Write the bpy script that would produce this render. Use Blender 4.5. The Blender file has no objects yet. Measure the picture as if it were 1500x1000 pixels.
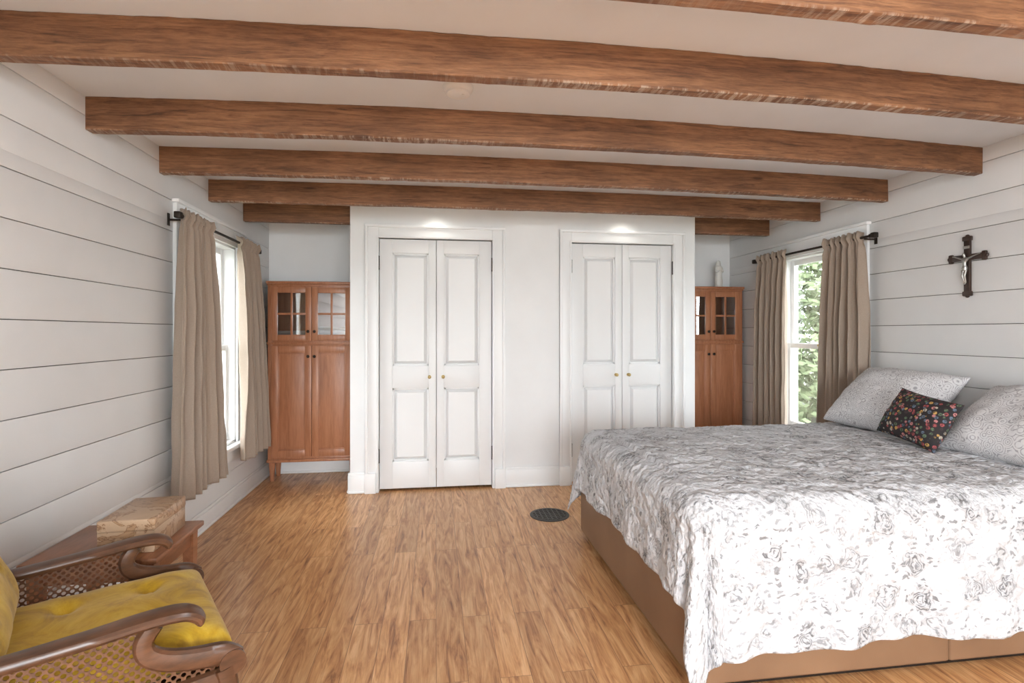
import bpy, bmesh, math, random
from mathutils import Vector, Matrix, noise
random.seed(7)
S = bpy.context.scene
pi = math.pi

# ------------------------------------------------------------------ helpers
def c(r, g, b):
    f = lambda v: (v/255/12.92) if v/255 <= 0.04045 else ((v/255+0.055)/1.055)**2.4
    return (f(r), f(g), f(b), 1.0)

class NT:
    def __init__(s, name):
        s.m = bpy.data.materials.new(name); s.m.use_nodes = True
        s.t = s.m.node_tree; s.t.nodes.clear()
        s.out = s.t.nodes.new('ShaderNodeOutputMaterial')
    def n(s, typ, ins=None, **kw):
        nd = s.t.nodes.new('ShaderNode'+typ)
        for k, v in kw.items(): setattr(nd, k, v)
        for k, v in (ins or {}).items():
            sk = nd.inputs[k]
            if isinstance(v, bpy.types.NodeSocket): s.t.links.new(v, sk)
            elif isinstance(v, bpy.types.Node): s.t.links.new(v.outputs[0], sk)
            else: sk.default_value = v
        return nd
    def math(s, op, a, b=0.0, cc=None):
        d = {0: a, 1: b}
        if cc is not None: d[2] = cc
        return s.n('Math', d, operation=op)
    def ramp(s, fac, stops, interp='LINEAR'):
        r = s.n('ValToRGB', {'Fac': fac}); cr = r.color_ramp; cr.interpolation = interp
        while len(cr.elements) < len(stops): cr.elements.new(0.5)
        for e, (p, col) in zip(cr.elements, stops): e.position = p; e.color = col
        return r
    def mix(s, fac, a, b, blend='MIX'):
        nd = s.t.nodes.new('ShaderNodeMix'); nd.data_type = 'RGBA'; nd.blend_type = blend
        for i, v in ((0, fac), (6, a), (7, b)):
            sk = nd.inputs[i]
            if isinstance(v, bpy.types.NodeSocket): s.t.links.new(v, sk)
            elif isinstance(v, bpy.types.Node): s.t.links.new(v.outputs[0], sk)
            else: sk.default_value = v
        return nd.outputs[2]
    def coords(s, scale=(1, 1, 1), kind='Object'):
        tc = s.n('TexCoord')
        mp = s.n('Mapping', {'Vector': tc.outputs[kind], 'Scale': scale})
        return mp.outputs[0]
    def bsdf(s, col, rough=0.5, normal=None, link=True, **ins):
        d = {'Base Color': col, 'Roughness': rough}
        for k, v in ins.items(): d[k.replace('_', ' ')] = v
        if normal is not None: d['Normal'] = normal
        b = s.n('BsdfPrincipled', d)
        if link: s.t.links.new(b.outputs[0], s.out.inputs[0])
        return b
    def bump(s, h, strength=0.3, dist=0.01):
        return s.n('Bump', {'Height': h, 'Strength': strength, 'Distance': dist}).outputs[0]

def paint(name, col, rough=0.5, var=0.02, bump=0.05, **kw):
    t = NT(name)
    nz = t.n('TexNoise', {'Vector': t.coords(), 'Scale': 3.0, 'Detail': 3.0})
    dk = tuple(x*(1-var*2) for x in col[:3])+(1,)
    r = t.ramp(nz.outputs[0], [(0.35, dk), (0.65, col)])
    n2 = t.n('TexNoise', {'Vector': t.coords(), 'Scale': 160.0, 'Detail': 2.0})
    t.bsdf(r.outputs[0], rough, t.bump(n2.outputs[0], bump, 0.002), **kw)
    return t.m

def metal(name, col, rough=0.3, metallic=1.0):
    t = NT(name)
    nz = t.n('TexNoise', {'Vector': t.coords(), 'Scale': 40.0})
    r = t.ramp(nz.outputs[0], [(0.3, tuple(x*0.75 for x in col[:3])+(1,)), (0.7, col)])
    t.bsdf(r.outputs[0], rough, Metallic=metallic)
    return t.m

def wood(name, light, mid, dark, scale=(1, 12, 12), rough=0.45, bump=0.2, dist=1.2, s=1.5):
    t = NT(name)
    v = t.coords(scale)
    n1 = t.n('TexNoise', {'Vector': v, 'Scale': s, 'Detail': 7.0, 'Roughness': 0.6, 'Distortion': dist})
    n2 = t.n('TexNoise', {'Vector': v, 'Scale': s*6, 'Detail': 4.0, 'Roughness': 0.6})
    n3 = t.n('TexNoise', {'Vector': t.coords(), 'Scale': 1.7, 'Detail': 2.0})
    r = t.ramp(n1.outputs[0], [(0.28, dark), (0.46, mid), (0.7, light)])
    m = t.mix(0.3, r.outputs[0], t.ramp(n2.outputs[0], [(0.35, dark), (0.6, light)]).outputs[0])
    m = t.mix(t.math('MULTIPLY', n3.outputs[0], 0.35).outputs[0], m, mid)
    t.bsdf(m, rough, t.bump(n2.outputs[0], bump, 0.003))
    return t.m

class B:
    def __init__(s): s.bm = bmesh.new()
    def add(s, tb, mi=0, M=None):
        if M is not None: tb.transform(M)
        for f in tb.faces: f.material_index = mi
        me = bpy.data.meshes.new('tmp'); tb.to_mesh(me); tb.free()
        s.bm.from_mesh(me); bpy.data.meshes.remove(me)
    def box(s, x0, x1, y0, y1, z0, z1, mi=0, bev=0.0, M=None, seg=2):
        x0, x1 = sorted((x0, x1)); y0, y1 = sorted((y0, y1)); z0, z1 = sorted((z0, z1))
        tb = bmesh.new(); bmesh.ops.create_cube(tb, size=1)
        tb.transform(Matrix.Translation(((x0+x1)/2, (y0+y1)/2, (z0+z1)/2)) @ Matrix.Diagonal((x1-x0, y1-y0, z1-z0, 1)))
        if bev > 0:
            bmesh.ops.bevel(tb, geom=tb.edges[:], offset=min(bev, 0.45*min(x1-x0, y1-y0, z1-z0)), segments=seg, profile=0.5, affect='EDGES')
        s.add(tb, mi, M)
    def frustum(s, x0, x1, z0, z1, yb, yf, inset, mi=0, M=None):
        tb = bmesh.new()
        a = [tb.verts.new(p) for p in ((x0, yb, z0), (x1, yb, z0), (x1, yb, z1), (x0, yb, z1))]
        b = [tb.verts.new(p) for p in ((x0+inset, yf, z0+inset), (x1-inset, yf, z0+inset), (x1-inset, yf, z1-inset), (x0+inset, yf, z1-inset))]
        tb.faces.new(b)
        for i in range(4): tb.faces.new((a[i], a[(i+1) % 4], b[(i+1) % 4], b[i]))
        bmesh.ops.recalc_face_normals(tb, faces=tb.faces[:]); 
        s.add(tb, mi, M)
    def cyl(s, p0, p1, r0, r1=None, seg=16, mi=0):
        r1 = r0 if r1 is None else r1
        p0, p1 = Vector(p0), Vector(p1); d = p1-p0
        tb = bmesh.new(); bmesh.ops.create_cone(tb, cap_ends=True, segments=seg, radius1=r0, radius2=r1, depth=d.length)
        s.add(tb, mi, Matrix.Translation((p0+p1)/2) @ d.to_track_quat('Z', 'Y').to_matrix().to_4x4())
    def ball(s, ctr, r, sc=(1, 1, 1), mi=0, seg=16, M=None):
        tb = bmesh.new(); bmesh.ops.create_uvsphere(tb, u_segments=seg, v_segments=seg//2+2, radius=r)
        mm = Matrix.Translation(ctr) @ Matrix.Diagonal((*sc, 1))
        s.add(tb, mi, mm if M is None else M @ mm)
    def lathe(s, prof, ctr=(0, 0, 0), seg=24, mi=0, M=None, mod=None):
        tb = bmesh.new(); rings = []
        for r, z in prof:
            ring = []
            for k in range(seg):
                a = 2*pi*k/seg; rr = r*(mod(a, z) if mod else 1)
                ring.append(tb.verts.new((rr*math.cos(a), rr*math.sin(a), z)))
            rings.append(ring)
        for a, b in zip(rings, rings[1:]):
            for k in range(seg): tb.faces.new((a[k], a[(k+1) % seg], b[(k+1) % seg], b[k]))
        tb.faces.new(rings[0][::-1]); tb.faces.new(rings[-1])
        mm = Matrix.Translation(ctr)
        s.add(tb, mi, mm if M is None else mm @ M)
    def sweep(s, pts, w, h, side=(0, 1, 0), mi=0, n=12, e=3.5):
        pts = [Vector(p) for p in pts]; side = Vector(side); N = len(pts)
        W = w if isinstance(w, (list, tuple)) else [w]*N; H = h if isinstance(h, (list, tuple)) else [h]*N
        tb = bmesh.new(); rings = []
        for i, p in enumerate(pts):
            t = (pts[min(i+1, N-1)]-pts[max(i-1, 0)]).normalized()
            sd = (side - t*side.dot(t)).normalized(); nn = t.cross(sd)
            ring = []
            for k in range(n):
                a = 2*pi*(k+0.5)/n; ca, sa = math.cos(a), math.sin(a)
                q = (abs(ca)**e+abs(sa)**e)**(-1/e)
                ring.append(tb.verts.new(p + sd*(ca*q*W[i]/2) + nn*(sa*q*H[i]/2)))
            rings.append(ring)
        for a, b in zip(rings, rings[1:]):
            for k in range(n): tb.faces.new((a[k], a[(k+1) % n], b[(k+1) % n], b[k]))
        tb.faces.new(rings[0][::-1]); tb.faces.new(rings[-1])
        bmesh.ops.recalc_face_normals(tb, faces=tb.faces[:])
        s.add(tb, mi)
    def pillow(s, w, h, t, M, p=3.0, n=30, mi=0, tufts=(), pinch=0.06, seed=0, wr=0.006, q=0.5, ts=0.05):
        tb = bmesh.new()
        for sg in (1, -1):
            g = []
            for i in range(n+1):
                row = []
                for j in range(n+1):
                    u = math.sin(pi*(i/n-0.5)); v = math.sin(pi*(j/n-0.5))
                    pr = (max(0, 1-abs(u)**p)*max(0, 1-abs(v)**p))**q
                    x = u*w/2*(1-pinch*(1-v*v)); y = v*h/2*(1-pinch*(1-u*u))
                    k = 1
                    for tx, ty in tufts:
                        d2 = (x-tx)**2+(y-ty)**2; k -= 0.35*math.exp(-d2/(2*ts*ts))+0.12*math.exp(-d2/(2*9*ts*ts))
                    z = sg*t/2*pr*max(k, 0.15)
                    nz = noise.noise(Vector((x*7+seed, y*7, sg*3.3)))*wr*2+noise.noise(Vector((x*18+seed, y*18, sg*1.3)))*wr
                    z += nz*min(1, pr*2)
                    row.append(tb.verts.new((x, y, z)))
                g.append(row)
            for i in range(n):
                for j in range(n):
                    f = (g[i][j], g[i+1][j], g[i+1][j+1], g[i][j+1])
                    tb.faces.new(f if sg > 0 else f[::-1])
        bmesh.ops.remove_doubles(tb, verts=tb.verts[:], dist=1e-5)
        s.add(tb, mi, M)
    def done(s, name, mats, parent=None, ang=0.6):
        bm = s.bm
        for f in bm.faces: f.smooth = True
        for e in bm.edges:
            if len(e.link_faces) == 2 and e.calc_face_angle(0) > ang: e.smooth = False
        me = bpy.data.meshes.new(name); bm.to_mesh(me); bm.free()
        for m in (mats if isinstance(mats, (list, tuple)) else [mats]): me.materials.append(m)
        ob = bpy.data.objects.new(name, me); S.collection.objects.link(ob)
        if parent: ob.parent = parent
        return ob

def grid_obj(name, fn, ni, nj, mat, parent=None, solid=0):
    vs, uvs, fs = [], [], []
    for i in range(ni+1):
        for j in range(nj+1):
            co, uv = fn(i/ni, j/nj); vs.append(co); uvs.append(uv)
    for i in range(ni):
        for j in range(nj):
            a = i*(nj+1)+j; fs.append((a, a+nj+1, a+nj+2, a+1))
    me = bpy.data.meshes.new(name); me.from_pydata(vs, [], fs); me.update()
    ul = me.uv_layers.new(name='UVMap')
    for l in me.loops: ul.data[l.index].uv = uvs[l.vertex_index]
    for p in me.polygons: p.use_smooth = True
    me.materials.append(mat)
    ob = bpy.data.objects.new(name, me); S.collection.objects.link(ob)
    if parent: ob.parent = parent
    if solid:
        md = ob.modifiers.new('solid', 'SOLIDIFY'); md.thickness = solid; md.offset = 0
    return ob

def empty(name, loc=(0, 0, 0), rz=0):
    e = bpy.data.objects.new(name, None); e.location = loc; e.rotation_euler = (0, 0, rz)
    S.collection.objects.link(e); return e

def smoothpath(pts, k=6):
    P = [Vector(p) for p in pts]; out = []
    for i in range(len(P)-1):
        p0 = P[max(i-1, 0)]; p1 = P[i]; p2 = P[i+1]; p3 = P[min(i+2, len(P)-1)]
        for j in range(k):
            t = j/k
            out.append(0.5*((2*p1)+(-p0+p2)*t+(2*p0-5*p1+4*p2-p3)*t*t+(-p0+3*p1-3*p2+p3)*t**3))
    out.append(P[-1]); return out

# ------------------------------------------------------------------ dimensions
XL, XR, YB, YR, ZC = -1.50, 2.98, 5.08, -3.4, 2.30
YC = 4.37                      # closet front
CX0, CX1 = -0.679, 2.238
DOORS = [(-0.456, 0.458), (1.130, 2.030)]
DZ = 2.04

# ------------------------------------------------------------------ materials
M_wall = paint('wall_paint', c(234, 235, 235), 0.55)
M_ceil = paint('ceiling_paint', c(228, 233, 238), 0.8)
M_trim = paint('trim_paint', c(238, 239, 239), 0.4, 0.01, 0.02)
M_door = paint('door_paint', c(231, 232, 232), 0.42, 0.01, 0.02)
M_gap = paint('gap_shadow_board', c(90, 87, 83), 0.9)
M_dark = metal('dark_bronze', c(58, 50, 45), 0.45, 0.7)
M_iron = metal('cast_iron', c(74, 70, 66), 0.5, 0.3)
M_brass = metal('brass', c(214, 190, 134), 0.3)
M_silver = metal('pewter', c(200, 200, 196), 0.35)

t = NT('floor_laminate')
tc = t.n('TexCoord'); sp = t.n('SeparateXYZ', {0: tc.outputs['Object']})
cv = t.n('CombineXYZ', {0: sp.outputs[1], 1: sp.outputs[0], 2: 0.0})
bk = t.n('TexBrick', {'Vector': cv.outputs[0], 'Color1': (0, 0, 0, 1), 'Color2': (1, 1, 1, 1), 'Mortar': (0.5, 0.5, 0.5, 1), 'Scale': 1.0, 'Mortar Size': 0.0011, 'Brick Width': 1.2, 'Row Height': 0.118}, offset=0.37, offset_frequency=2)
bv = bk.outputs['Color']
off = t.n('VectorMath', {0: bv, 1: (7.3, 31.7, 3.1)}, operation='MULTIPLY')
mp = t.n('Mapping', {'Vector': tc.outputs['Object'], 'Scale': (16, 1.7, 1)})
ad = t.n('VectorMath', {0: mp.outputs[0], 1: off.outputs[0]}, operation='ADD')
n1 = t.n('TexNoise', {'Vector': ad.outputs[0], 'Scale': 1.5, 'Detail': 6.0, 'Roughness': 0.58, 'Distortion': 2.0})
mp2 = t.n('Mapping', {'Vector': ad.outputs[0], 'Scale': (4, 1.6, 1)})
n2 = t.n('TexNoise', {'Vector': mp2.outputs[0], 'Scale': 3.0, 'Detail': 5.0, 'Roughness': 0.7})
r1 = t.ramp(n1.outputs[0], [(0.31, c(112, 66, 38)), (0.385, c(168, 113, 70)), (0.50, c(202, 150, 100)), (0.66, c(226, 182, 134))])
r2 = t.ramp(n2.outputs[0], [(0.38, c(154, 104, 64)), (0.58, c(218, 170, 120))])
m1 = t.mix(0.25, r1.outputs[0], r2.outputs[0])
tone = t.ramp(bv, [(0.0, (0.84, 0.81, 0.78, 1)), (1.0, (1.06, 1.05, 1.03, 1))])
m2 = t.mix(1.0, m1, tone.outputs[0], 'MULTIPLY')
m3 = t.mix(t.math('MULTIPLY', bk.outputs['Fac'], 0.7).outputs[0], m2, c(84, 52, 32))
rr = t.ramp(n1.outputs[0], [(0.2, (0.38, 0.38, 0.38, 1)), (0.8, (0.26, 0.26, 0.26, 1))])
t.bsdf(m3, rr.outputs[0], t.bump(n2.outputs[0], 0.06, 0.002))
M_floor = t.m

def beam_mat():
    t = NT('beam_rough_wood')
    v = t.coords((0.8, 12, 15))
    n1 = t.n('TexNoise', {'Vector': v, 'Scale': 2.0, 'Detail': 9.0, 'Roughness': 0.66, 'Distortion': 1.6})
    n2 = t.n('TexNoise', {'Vector': t.coords((6, 50, 80)), 'Scale': 2.0, 'Detail': 4.0, 'Roughness': 0.7})
    n3 = t.n('TexNoise', {'Vector': t.coords((1.6, 1, 3)), 'Scale': 1.6, 'Detail': 3.0})
    r = t.ramp(n1.outputs[0], [(0.33, c(70, 43, 28)), (0.42, c(112, 74, 49)), (0.52, c(138, 96, 65)), (0.66, c(164, 119, 84))])
    m = t.mix(0.35, r.outputs[0], t.ramp(n2.outputs[0], [(0.38, c(88, 57, 38)), (0.6, c(158, 113, 80))]).outputs[0])
    m = t.mix(1.0, m, t.ramp(n3.outputs[0], [(0.35, (0.72, 0.70, 0.68, 1)), (0.65, (1.06, 1.06, 1.06, 1))]).outputs[0], 'MULTIPLY')
    vo = t.n('TexVoronoi', {'Vector': t.coords((1.0, 3, 5)), 'Scale': 1.5})
    kn = t.ramp(vo.outputs['Distance'], [(0.035, (1, 1, 1, 1)), (0.08, (0, 0, 0, 1))])
    m = t.mix(t.math('MULTIPLY', kn.outputs[0], 0.75).outputs[0], m, c(56, 30, 19))
    sp = t.n('SeparateXYZ', {0: t.n('TexCoord').outputs['Object']})
    lo = t.n('MapRange', {'Value': sp.outputs[2], 'From Min': ZC-0.136, 'From Max': ZC-0.145, 'To Min': 0.0, 'To Max': 1.0})
    n4 = t.n('TexNoise', {'Vector': t.coords((28, 4, 4)), 'Scale': 2.0, 'Detail': 4.0, 'Roughness': 0.7})
    n5 = t.n('TexNoise', {'Vector': t.coords((1, 1, 1)), 'Scale': 1.3, 'Detail': 2.0})
    pw = t.math('MULTIPLY', t.ramp(n4.outputs[0], [(0.48, (0, 0, 0, 1)), (0.60, (0.6, 0.6, 0.6, 1))]).outputs[0], t.ramp(n5.outputs[0], [(0.42, (0.25, 0.25, 0.25, 1)), (0.6, (1, 1, 1, 1))]).outputs[0])
    ww = t.math('MULTIPLY', lo.outputs[0], pw.outputs[0])
    m = t.mix(ww.outputs[0], m, c(206, 190, 172))
    t.bsdf(m, 0.65, t.bump(t.mix(0.5, n2.outputs[0], n1.outputs[0]), 0.6, 0.006))
    return t.m
M_beam = beam_mat()
M_cherry = wood('cherry_wood', c(186, 130, 96), c(168, 110, 76), c(138, 86, 57), (10, 10, 0.9), 0.35, 0.05)
M_walnut = wood('walnut_wood', c(112, 75, 52), c(80, 53, 36), c(50, 33, 22), (3, 9, 9), 0.3, 0.1)
M_table = wood('table_wood', c(168, 114, 80), c(138, 90, 60), c(98, 60, 38), (9, 2, 9), 0.35, 0.1)
M_crossw = wood('cross_wood', c(70, 50, 42), c(52, 38, 31), c(34, 24, 20), (9, 9, 2), 0.35, 0.1)
M_cloth_dk = paint('folded_denim', c(48, 56, 82), 0.9, 0.2)
M_cloth_lt = paint('folded_linen', c(196, 190, 180), 0.9, 0.1)

t = NT('window_glass')
tr = t.n('BsdfTransparent', {'Color': (0.97, 0.98, 0.98, 1)})
gl = t.n('BsdfGlossy', {'Color': (1, 1, 1, 1), 'Roughness': 0.02})
ms = t.n('MixShader', {0: 0.07, 1: tr.outputs[0], 2: gl.outputs[0]})
t.t.links.new(ms.outputs[0], t.out.inputs[0]); M_glass = t.m
t = NT('cabinet_glass')
tr = t.n('BsdfTransparent', {'Color': (0.85, 0.87, 0.88, 1)})
gl = t.n('BsdfGlossy', {'Color': (1, 1, 1, 1), 'Roughness': 0.03})
ms = t.n('MixShader', {0: 0.22, 1: tr.outputs[0], 2: gl.outputs[0]})
t.t.links.new(ms.outputs[0], t.out.inputs[0]); M_cglass = t.m

t = NT('curtain_fabric')
w = t.n('TexNoise', {'Vector': t.coords((60, 60, 400)), 'Scale': 2.0, 'Detail': 2.0})
r = t.ramp(w.outputs[0], [(0.3, c(158, 141, 126)), (0.7, c(174, 157, 141))])
b1 = t.bsdf(r.outputs[0], 0.75, t.bump(w.outputs[0], 0.1, 0.001), link=False)
b1.inputs['Sheen Weight'].default_value = 0.3
tl = t.n('BsdfTranslucent', {'Color': c(196, 172, 142)})
ms = t.n('MixShader', {0: 0.12, 1: b1.outputs[0], 2: tl.outputs[0]})
t.t.links.new(ms.outputs[0], t.out.inputs[0]); M_curt = t.m

# quilt -------------------------------------------------------------
def quilt_mat():
    t = NT('quilt_floral_cotton')
    uv = t.n('UVMap').outputs[0]
    wn = t.n('TexNoise', {'Vector': uv, 'Scale': 16.0, 'Detail': 3.0})
    wp = t.n('VectorMath', {0: t.n('VectorMath', {0: wn.outputs['Color'], 1: (0.5, 0.5, 0.5)}, operation='SUBTRACT').outputs[0], 'Scale': 0.09}, operation='SCALE')
    wv = t.n('VectorMath', {0: uv, 1: wp.outputs[0]}, operation='ADD').outputs[0]
    v1 = t.n('TexVoronoi', {'Vector': wv, 'Scale': 8.5, 'Randomness': 0.8})
    blob = t.ramp(v1.outputs['Distance'], [(0.38, (1, 1, 1, 1)), (0.47, (0, 0, 0, 1))])
    ring = t.math('SINE', t.math('MULTIPLY', v1.outputs['Distance'], 62.0).outputs[0])
    rg = t.ramp(ring.outputs[0], [(0.25, (0.35, 0.35, 0.35, 1)), (0.7, (1, 1, 1, 1))])
    n3 = t.n('TexNoise', {'Vector': uv, 'Scale': 42.0, 'Detail': 3.0})
    pn = t.ramp(n3.outputs[0], [(0.38, (0.25, 0.25, 0.25, 1)), (0.54, (1, 1, 1, 1))])
    fl = t.math('MULTIPLY', t.math('MULTIPLY', blob.outputs[0], rg.outputs[0]).outputs[0], pn.outputs[0])
    st = t.n('Mapping', {'Vector': wv, 'Rotation': (0, 0, 0.6), 'Scale': (1, 2.1, 1)})
    v3 = t.n('TexVoronoi', {'Vector': st.outputs[0], 'Scale': 25.0})
    lf = t.ramp(v3.outputs['Distance'], [(0.26, (1, 1, 1, 1)), (0.34, (0, 0, 0, 1))])
    n4 = t.n('TexNoise', {'Vector': uv, 'Scale': 7.0, 'Detail': 2.0})
    lm = t.ramp(n4.outputs[0], [(0.42, (0, 0, 0, 1)), (0.48, (0.8, 0.8, 0.8, 1))])
    lv = t.math('MULTIPLY', lf.outputs[0], lm.outputs[0])
    sc = t.n('SeparateColor', {0: v1.outputs['Color']})
    tv = t.n('MapRange', {'Value': sc.outputs[0], 'To Min': 0.55, 'To Max': 1.0})
    fac = t.math('MULTIPLY', t.math('MAXIMUM', fl.outputs[0], lv.outputs[0]).outputs[0], tv.outputs[0])
    col = t.mix(fac.outputs[0], c(203, 204, 207), c(96, 96, 98))
    q1 = t.n('TexVoronoi', {'Vector': wv, 'Scale': 17.0}, feature='SMOOTH_F1')
    q2 = t.n('TexNoise', {'Vector': uv, 'Scale': 34.0, 'Detail': 3.0})
    hh = t.math('ADD', t.math('MULTIPLY', q1.outputs['Distance'], -1.0).outputs[0], t.math('MULTIPLY', q2.outputs[0], 0.9).outputs[0])
    t.bsdf(col, 0.85, t.bump(hh.outputs[0], 1.0, 0.02))
    return t.m
M_quilt = quilt_mat()

t = NT('pillow_damask')
v = t.coords()
vv = t.n('TexVoronoi', {'Vector': v, 'Scale': 24.0})
s1 = t.math('SINE', t.math('MULTIPLY', vv.outputs['Distance'], 30.0).outputs[0])
n5 = t.n('TexNoise', {'Vector': v, 'Scale': 60.0, 'Detail': 2.0})
f = t.math('MULTIPLY', t.ramp(s1.outputs[0], [(0.40, (0, 0, 0, 1)), (0.6, (1, 1, 1, 1))]).outputs[0], t.ramp(n5.outputs[0], [(0.35, (0.3, 0.3, 0.3, 1)), (0.55, (1, 1, 1, 1))]).outputs[0])
t.bsdf(t.mix(f.outputs[0], c(212, 211, 212), c(160, 158, 161)), 0.85, t.bump(n5.outputs[0], 0.2, 0.002)); M_pil = t.m

t = NT('cushion_dark_floral')
v = t.coords()
vv = t.n('TexVoronoi', {'Vector': v, 'Scale': 50.0, 'Randomness': 0.8})
cl = t.n('SeparateColor', {0: vv.outputs['Color']})
pal = t.ramp(cl.outputs[0], [(0.0, c(158, 74, 76)), (0.2, c(196, 154, 84)), (0.34, c(88, 108, 84)), (0.54, c(184, 122, 120)), (0.68, c(178, 170, 154)), (0.76, c(92, 108, 126)), (0.88, c(52, 42, 44))], 'CONSTANT')
dm = t.ramp(vv.outputs['Distance'], [(0.40, (1, 1, 1, 1)), (0.50, (0, 0, 0, 1))])
n6 = t.n('TexNoise', {'Vector': v, 'Scale': 120.0})
col = t.mix(t.math('MULTIPLY', dm.outputs[0], t.ramp(n6.outputs[0], [(0.38, (0.2, 0.2, 0.2, 1)), (0.54, (1, 1, 1, 1))]).outputs[0]).outputs[0], c(34, 28, 30), pal.outputs[0])
ct = t.ramp(vv.outputs['Distance'], [(0.1, (1, 1, 1, 1)), (0.16, (0, 0, 0, 1))])
col = t.mix(ct.outputs[0], col, c(64, 36, 38))
t.bsdf(col, 0.8); M_flor = t.m

t = NT('mustard_velvet')
v = t.coords()
n1 = t.n('TexNoise', {'Vector': v, 'Scale': 7.0, 'Detail': 6.0, 'Roughness': 0.68, 'Distortion': 1.0})
r = t.ramp(n1.outputs[0], [(0.34, c(150, 114, 12)), (0.5, c(188, 150, 26)), (0.68, c(208, 174, 62))])
t.bsdf(r.outputs[0], 0.7, t.bump(n1.outputs[0], 0.2, 0.006), Sheen_Weight=0.25, Sheen_Roughness=0.4); M_velv = t.m

t = NT('tan_leather')
v = t.coords()
n1 = t.n('TexVoronoi', {'Vector': v, 'Scale': 260.0}); n2 = t.n('TexNoise', {'Vector': v, 'Scale': 4.0, 'Detail': 3.0})
r = t.ramp(n2.outputs[0], [(0.3, c(124, 94, 70)), (0.7, c(138, 107, 81))])
t.bsdf(r.outputs[0], 0.45, t.bump(n1.outputs['Distance'], 0.1, 0.001)); M_leath = t.m

t = NT('veined_onyx')
v = t.coords((1, 1, 1.3))
n1 = t.n('TexNoise', {'Vector': v, 'Scale': 8.0, 'Detail': 9.0, 'Roughness': 0.66, 'Distortion': 0.7})
r = t.ramp(n1.outputs[0], [(0.32, c(122, 84, 54)), (0.43, c(178, 146, 114)), (0.495, c(168, 134, 102)), (0.51, c(118, 82, 54)), (0.53, c(186, 158, 130)), (0.75, c(172, 146, 120))])
t.bsdf(r.outputs[0], 0.3); M_onyx = t.m

t = NT('woven_cane')
uv = t.n('UVMap').outputs[0]
def holes(off):
    s_ = t.n('Mapping', {'Vector': uv, 'Scale': (1/0.021, 1/0.021, 1), 'Location': (off, off, 0)})
    fr = t.n('VectorMath', {0: s_.outputs[0]}, operation='FRACTION')
    sb = t.n('VectorMath', {0: fr.outputs[0], 1: (0.5, 0.5, 0.0)}, operation='SUBTRACT')
    sx = t.n('SeparateXYZ', {0: sb.outputs[0]})
    cb = t.n('CombineXYZ', {0: sx.outputs[0], 1: sx.outputs[1], 2: 0.0})
    return t.n('VectorMath', {0: cb.outputs[0]}, operation='LENGTH').outputs['Value']
dmin = t.math('MINIMUM', holes(0.0), holes(0.5))
al = t.math('GREATER_THAN', dmin.outputs[0], 0.27)
nz = t.n('TexNoise', {'Vector': uv, 'Scale': 60.0})
r = t.ramp(nz.outputs[0], [(0.3, c(80, 50, 32)), (0.7, c(112, 74, 46))])
t.bsdf(r.outputs[0], 0.45, Alpha=al.outputs[0]); M_cane = t.m
M_leaf = paint('tree_leaves', c(134, 148, 110), 0.7, 0.25)
M_bark = paint('tree_bark', c(80, 70, 60), 0.9, 0.2)
M_grass = paint('grass', c(112, 116, 100), 0.95, 0.15)
M_siding = paint('house_siding', c(160, 162, 165), 0.7)
M_roof = paint('house_roof', c(96, 98, 102), 0.9)
M_plast = paint('white_plastic', c(226, 224, 220), 0.4, 0.01)
M_plaster = paint('statue_plaster', c(226, 224, 218), 0.5, 0.02)

# ------------------------------------------------------------------ shell
b = B(); b.box(XL-0.2, XR+0.2, YR-0.2, YB+0.2, -0.1, 0.0); b.done('floor', M_floor)
b = B(); b.box(XL-0.2, XR+0.2, YR-0.2, YB+0.2, ZC, ZC+0.12); b.done('ceiling', M_ceil)
b = B(); b.box(XL-0.2, XR+0.2, YB, YB+0.14, 0, ZC); b.done('wall_back', M_wall)
b = B()
b.box(XL, -1.3, YR-0.14, YR, 0, ZC); b.box(2.8, XR, YR-0.14, YR, 0, ZC)
b.box(-1.3, 2.8, YR-0.14, YR, 0, 0.12); b.box(-1.3, 2.8, YR-0.14, YR, 2.2, ZC); b.done('wall_rear', M_wall)

WY0, WY1, WZ0, WZ1 = 3.40, 4.26, 0.46, 1.92
PITCH, BASEZ = 0.178, 1.327
def shiplap(name, xw, sg):
    b = B()
    def piece(y0, y1, z0, z1, x0, x1, mi):
        if y1-y0 < 1e-4 or z1-z0 < 1e-4: return
        b.box(xw+sg*x0, xw+sg*x1, y0, y1, z0, z1, mi, 0.0012 if mi == 0 else 0)
    def holed(y0, y1, z0, z1, x0, x1, mi):
        a, d = max(z0, WZ0), min(z1, WZ1)
        if d <= a: piece(y0, y1, z0, z1, x0, x1, mi); return
        piece(y0, y1, z0, a, x0, x1, mi); piece(y0, y1, d, z1, x0, x1, mi)
        piece(y0, WY0, a, d, x0, x1, mi); piece(WY1, y1, a, d, x0, x1, mi)
    k0 = math.floor((0-BASEZ)/PITCH)
    z = BASEZ+k0*PITCH
    while z < ZC:
        z0, z1 = max(0, z+0.0017), min(ZC, z+PITCH-0.0017)
        if z1 > z0: holed(YR, YB, z0, z1, 0.0, 0.018, 0)
        z += PITCH
    holed(YR, YB, 0, ZC, 0.012, 0.15, 1)
    return b.done(name, [M_wall, M_gap])
shiplap('wall_left', XL, -1); shiplap('wall_right', XR, 1)

# closet block
b = B()
xs = [CX0] + [v for d in DOORS for v in d] + [CX1]
b.box(xs[0], xs[1], YC, YC+0.1, 0, ZC); b.box(xs[2], xs[3], YC, YC+0.1, 0, ZC); b.box(xs[4], xs[5], YC, YC+0.1, 0, ZC)
for d in DOORS: b.box(d[0], d[1], YC, YC+0.1, DZ+0.006, ZC)
b.box(CX0, CX0+0.08, YC+0.1, YB, 0, ZC); b.box(CX1-0.08, CX1, YC+0.1, YB, 0, ZC)
b.done('wall_closet', M_wall)

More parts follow.
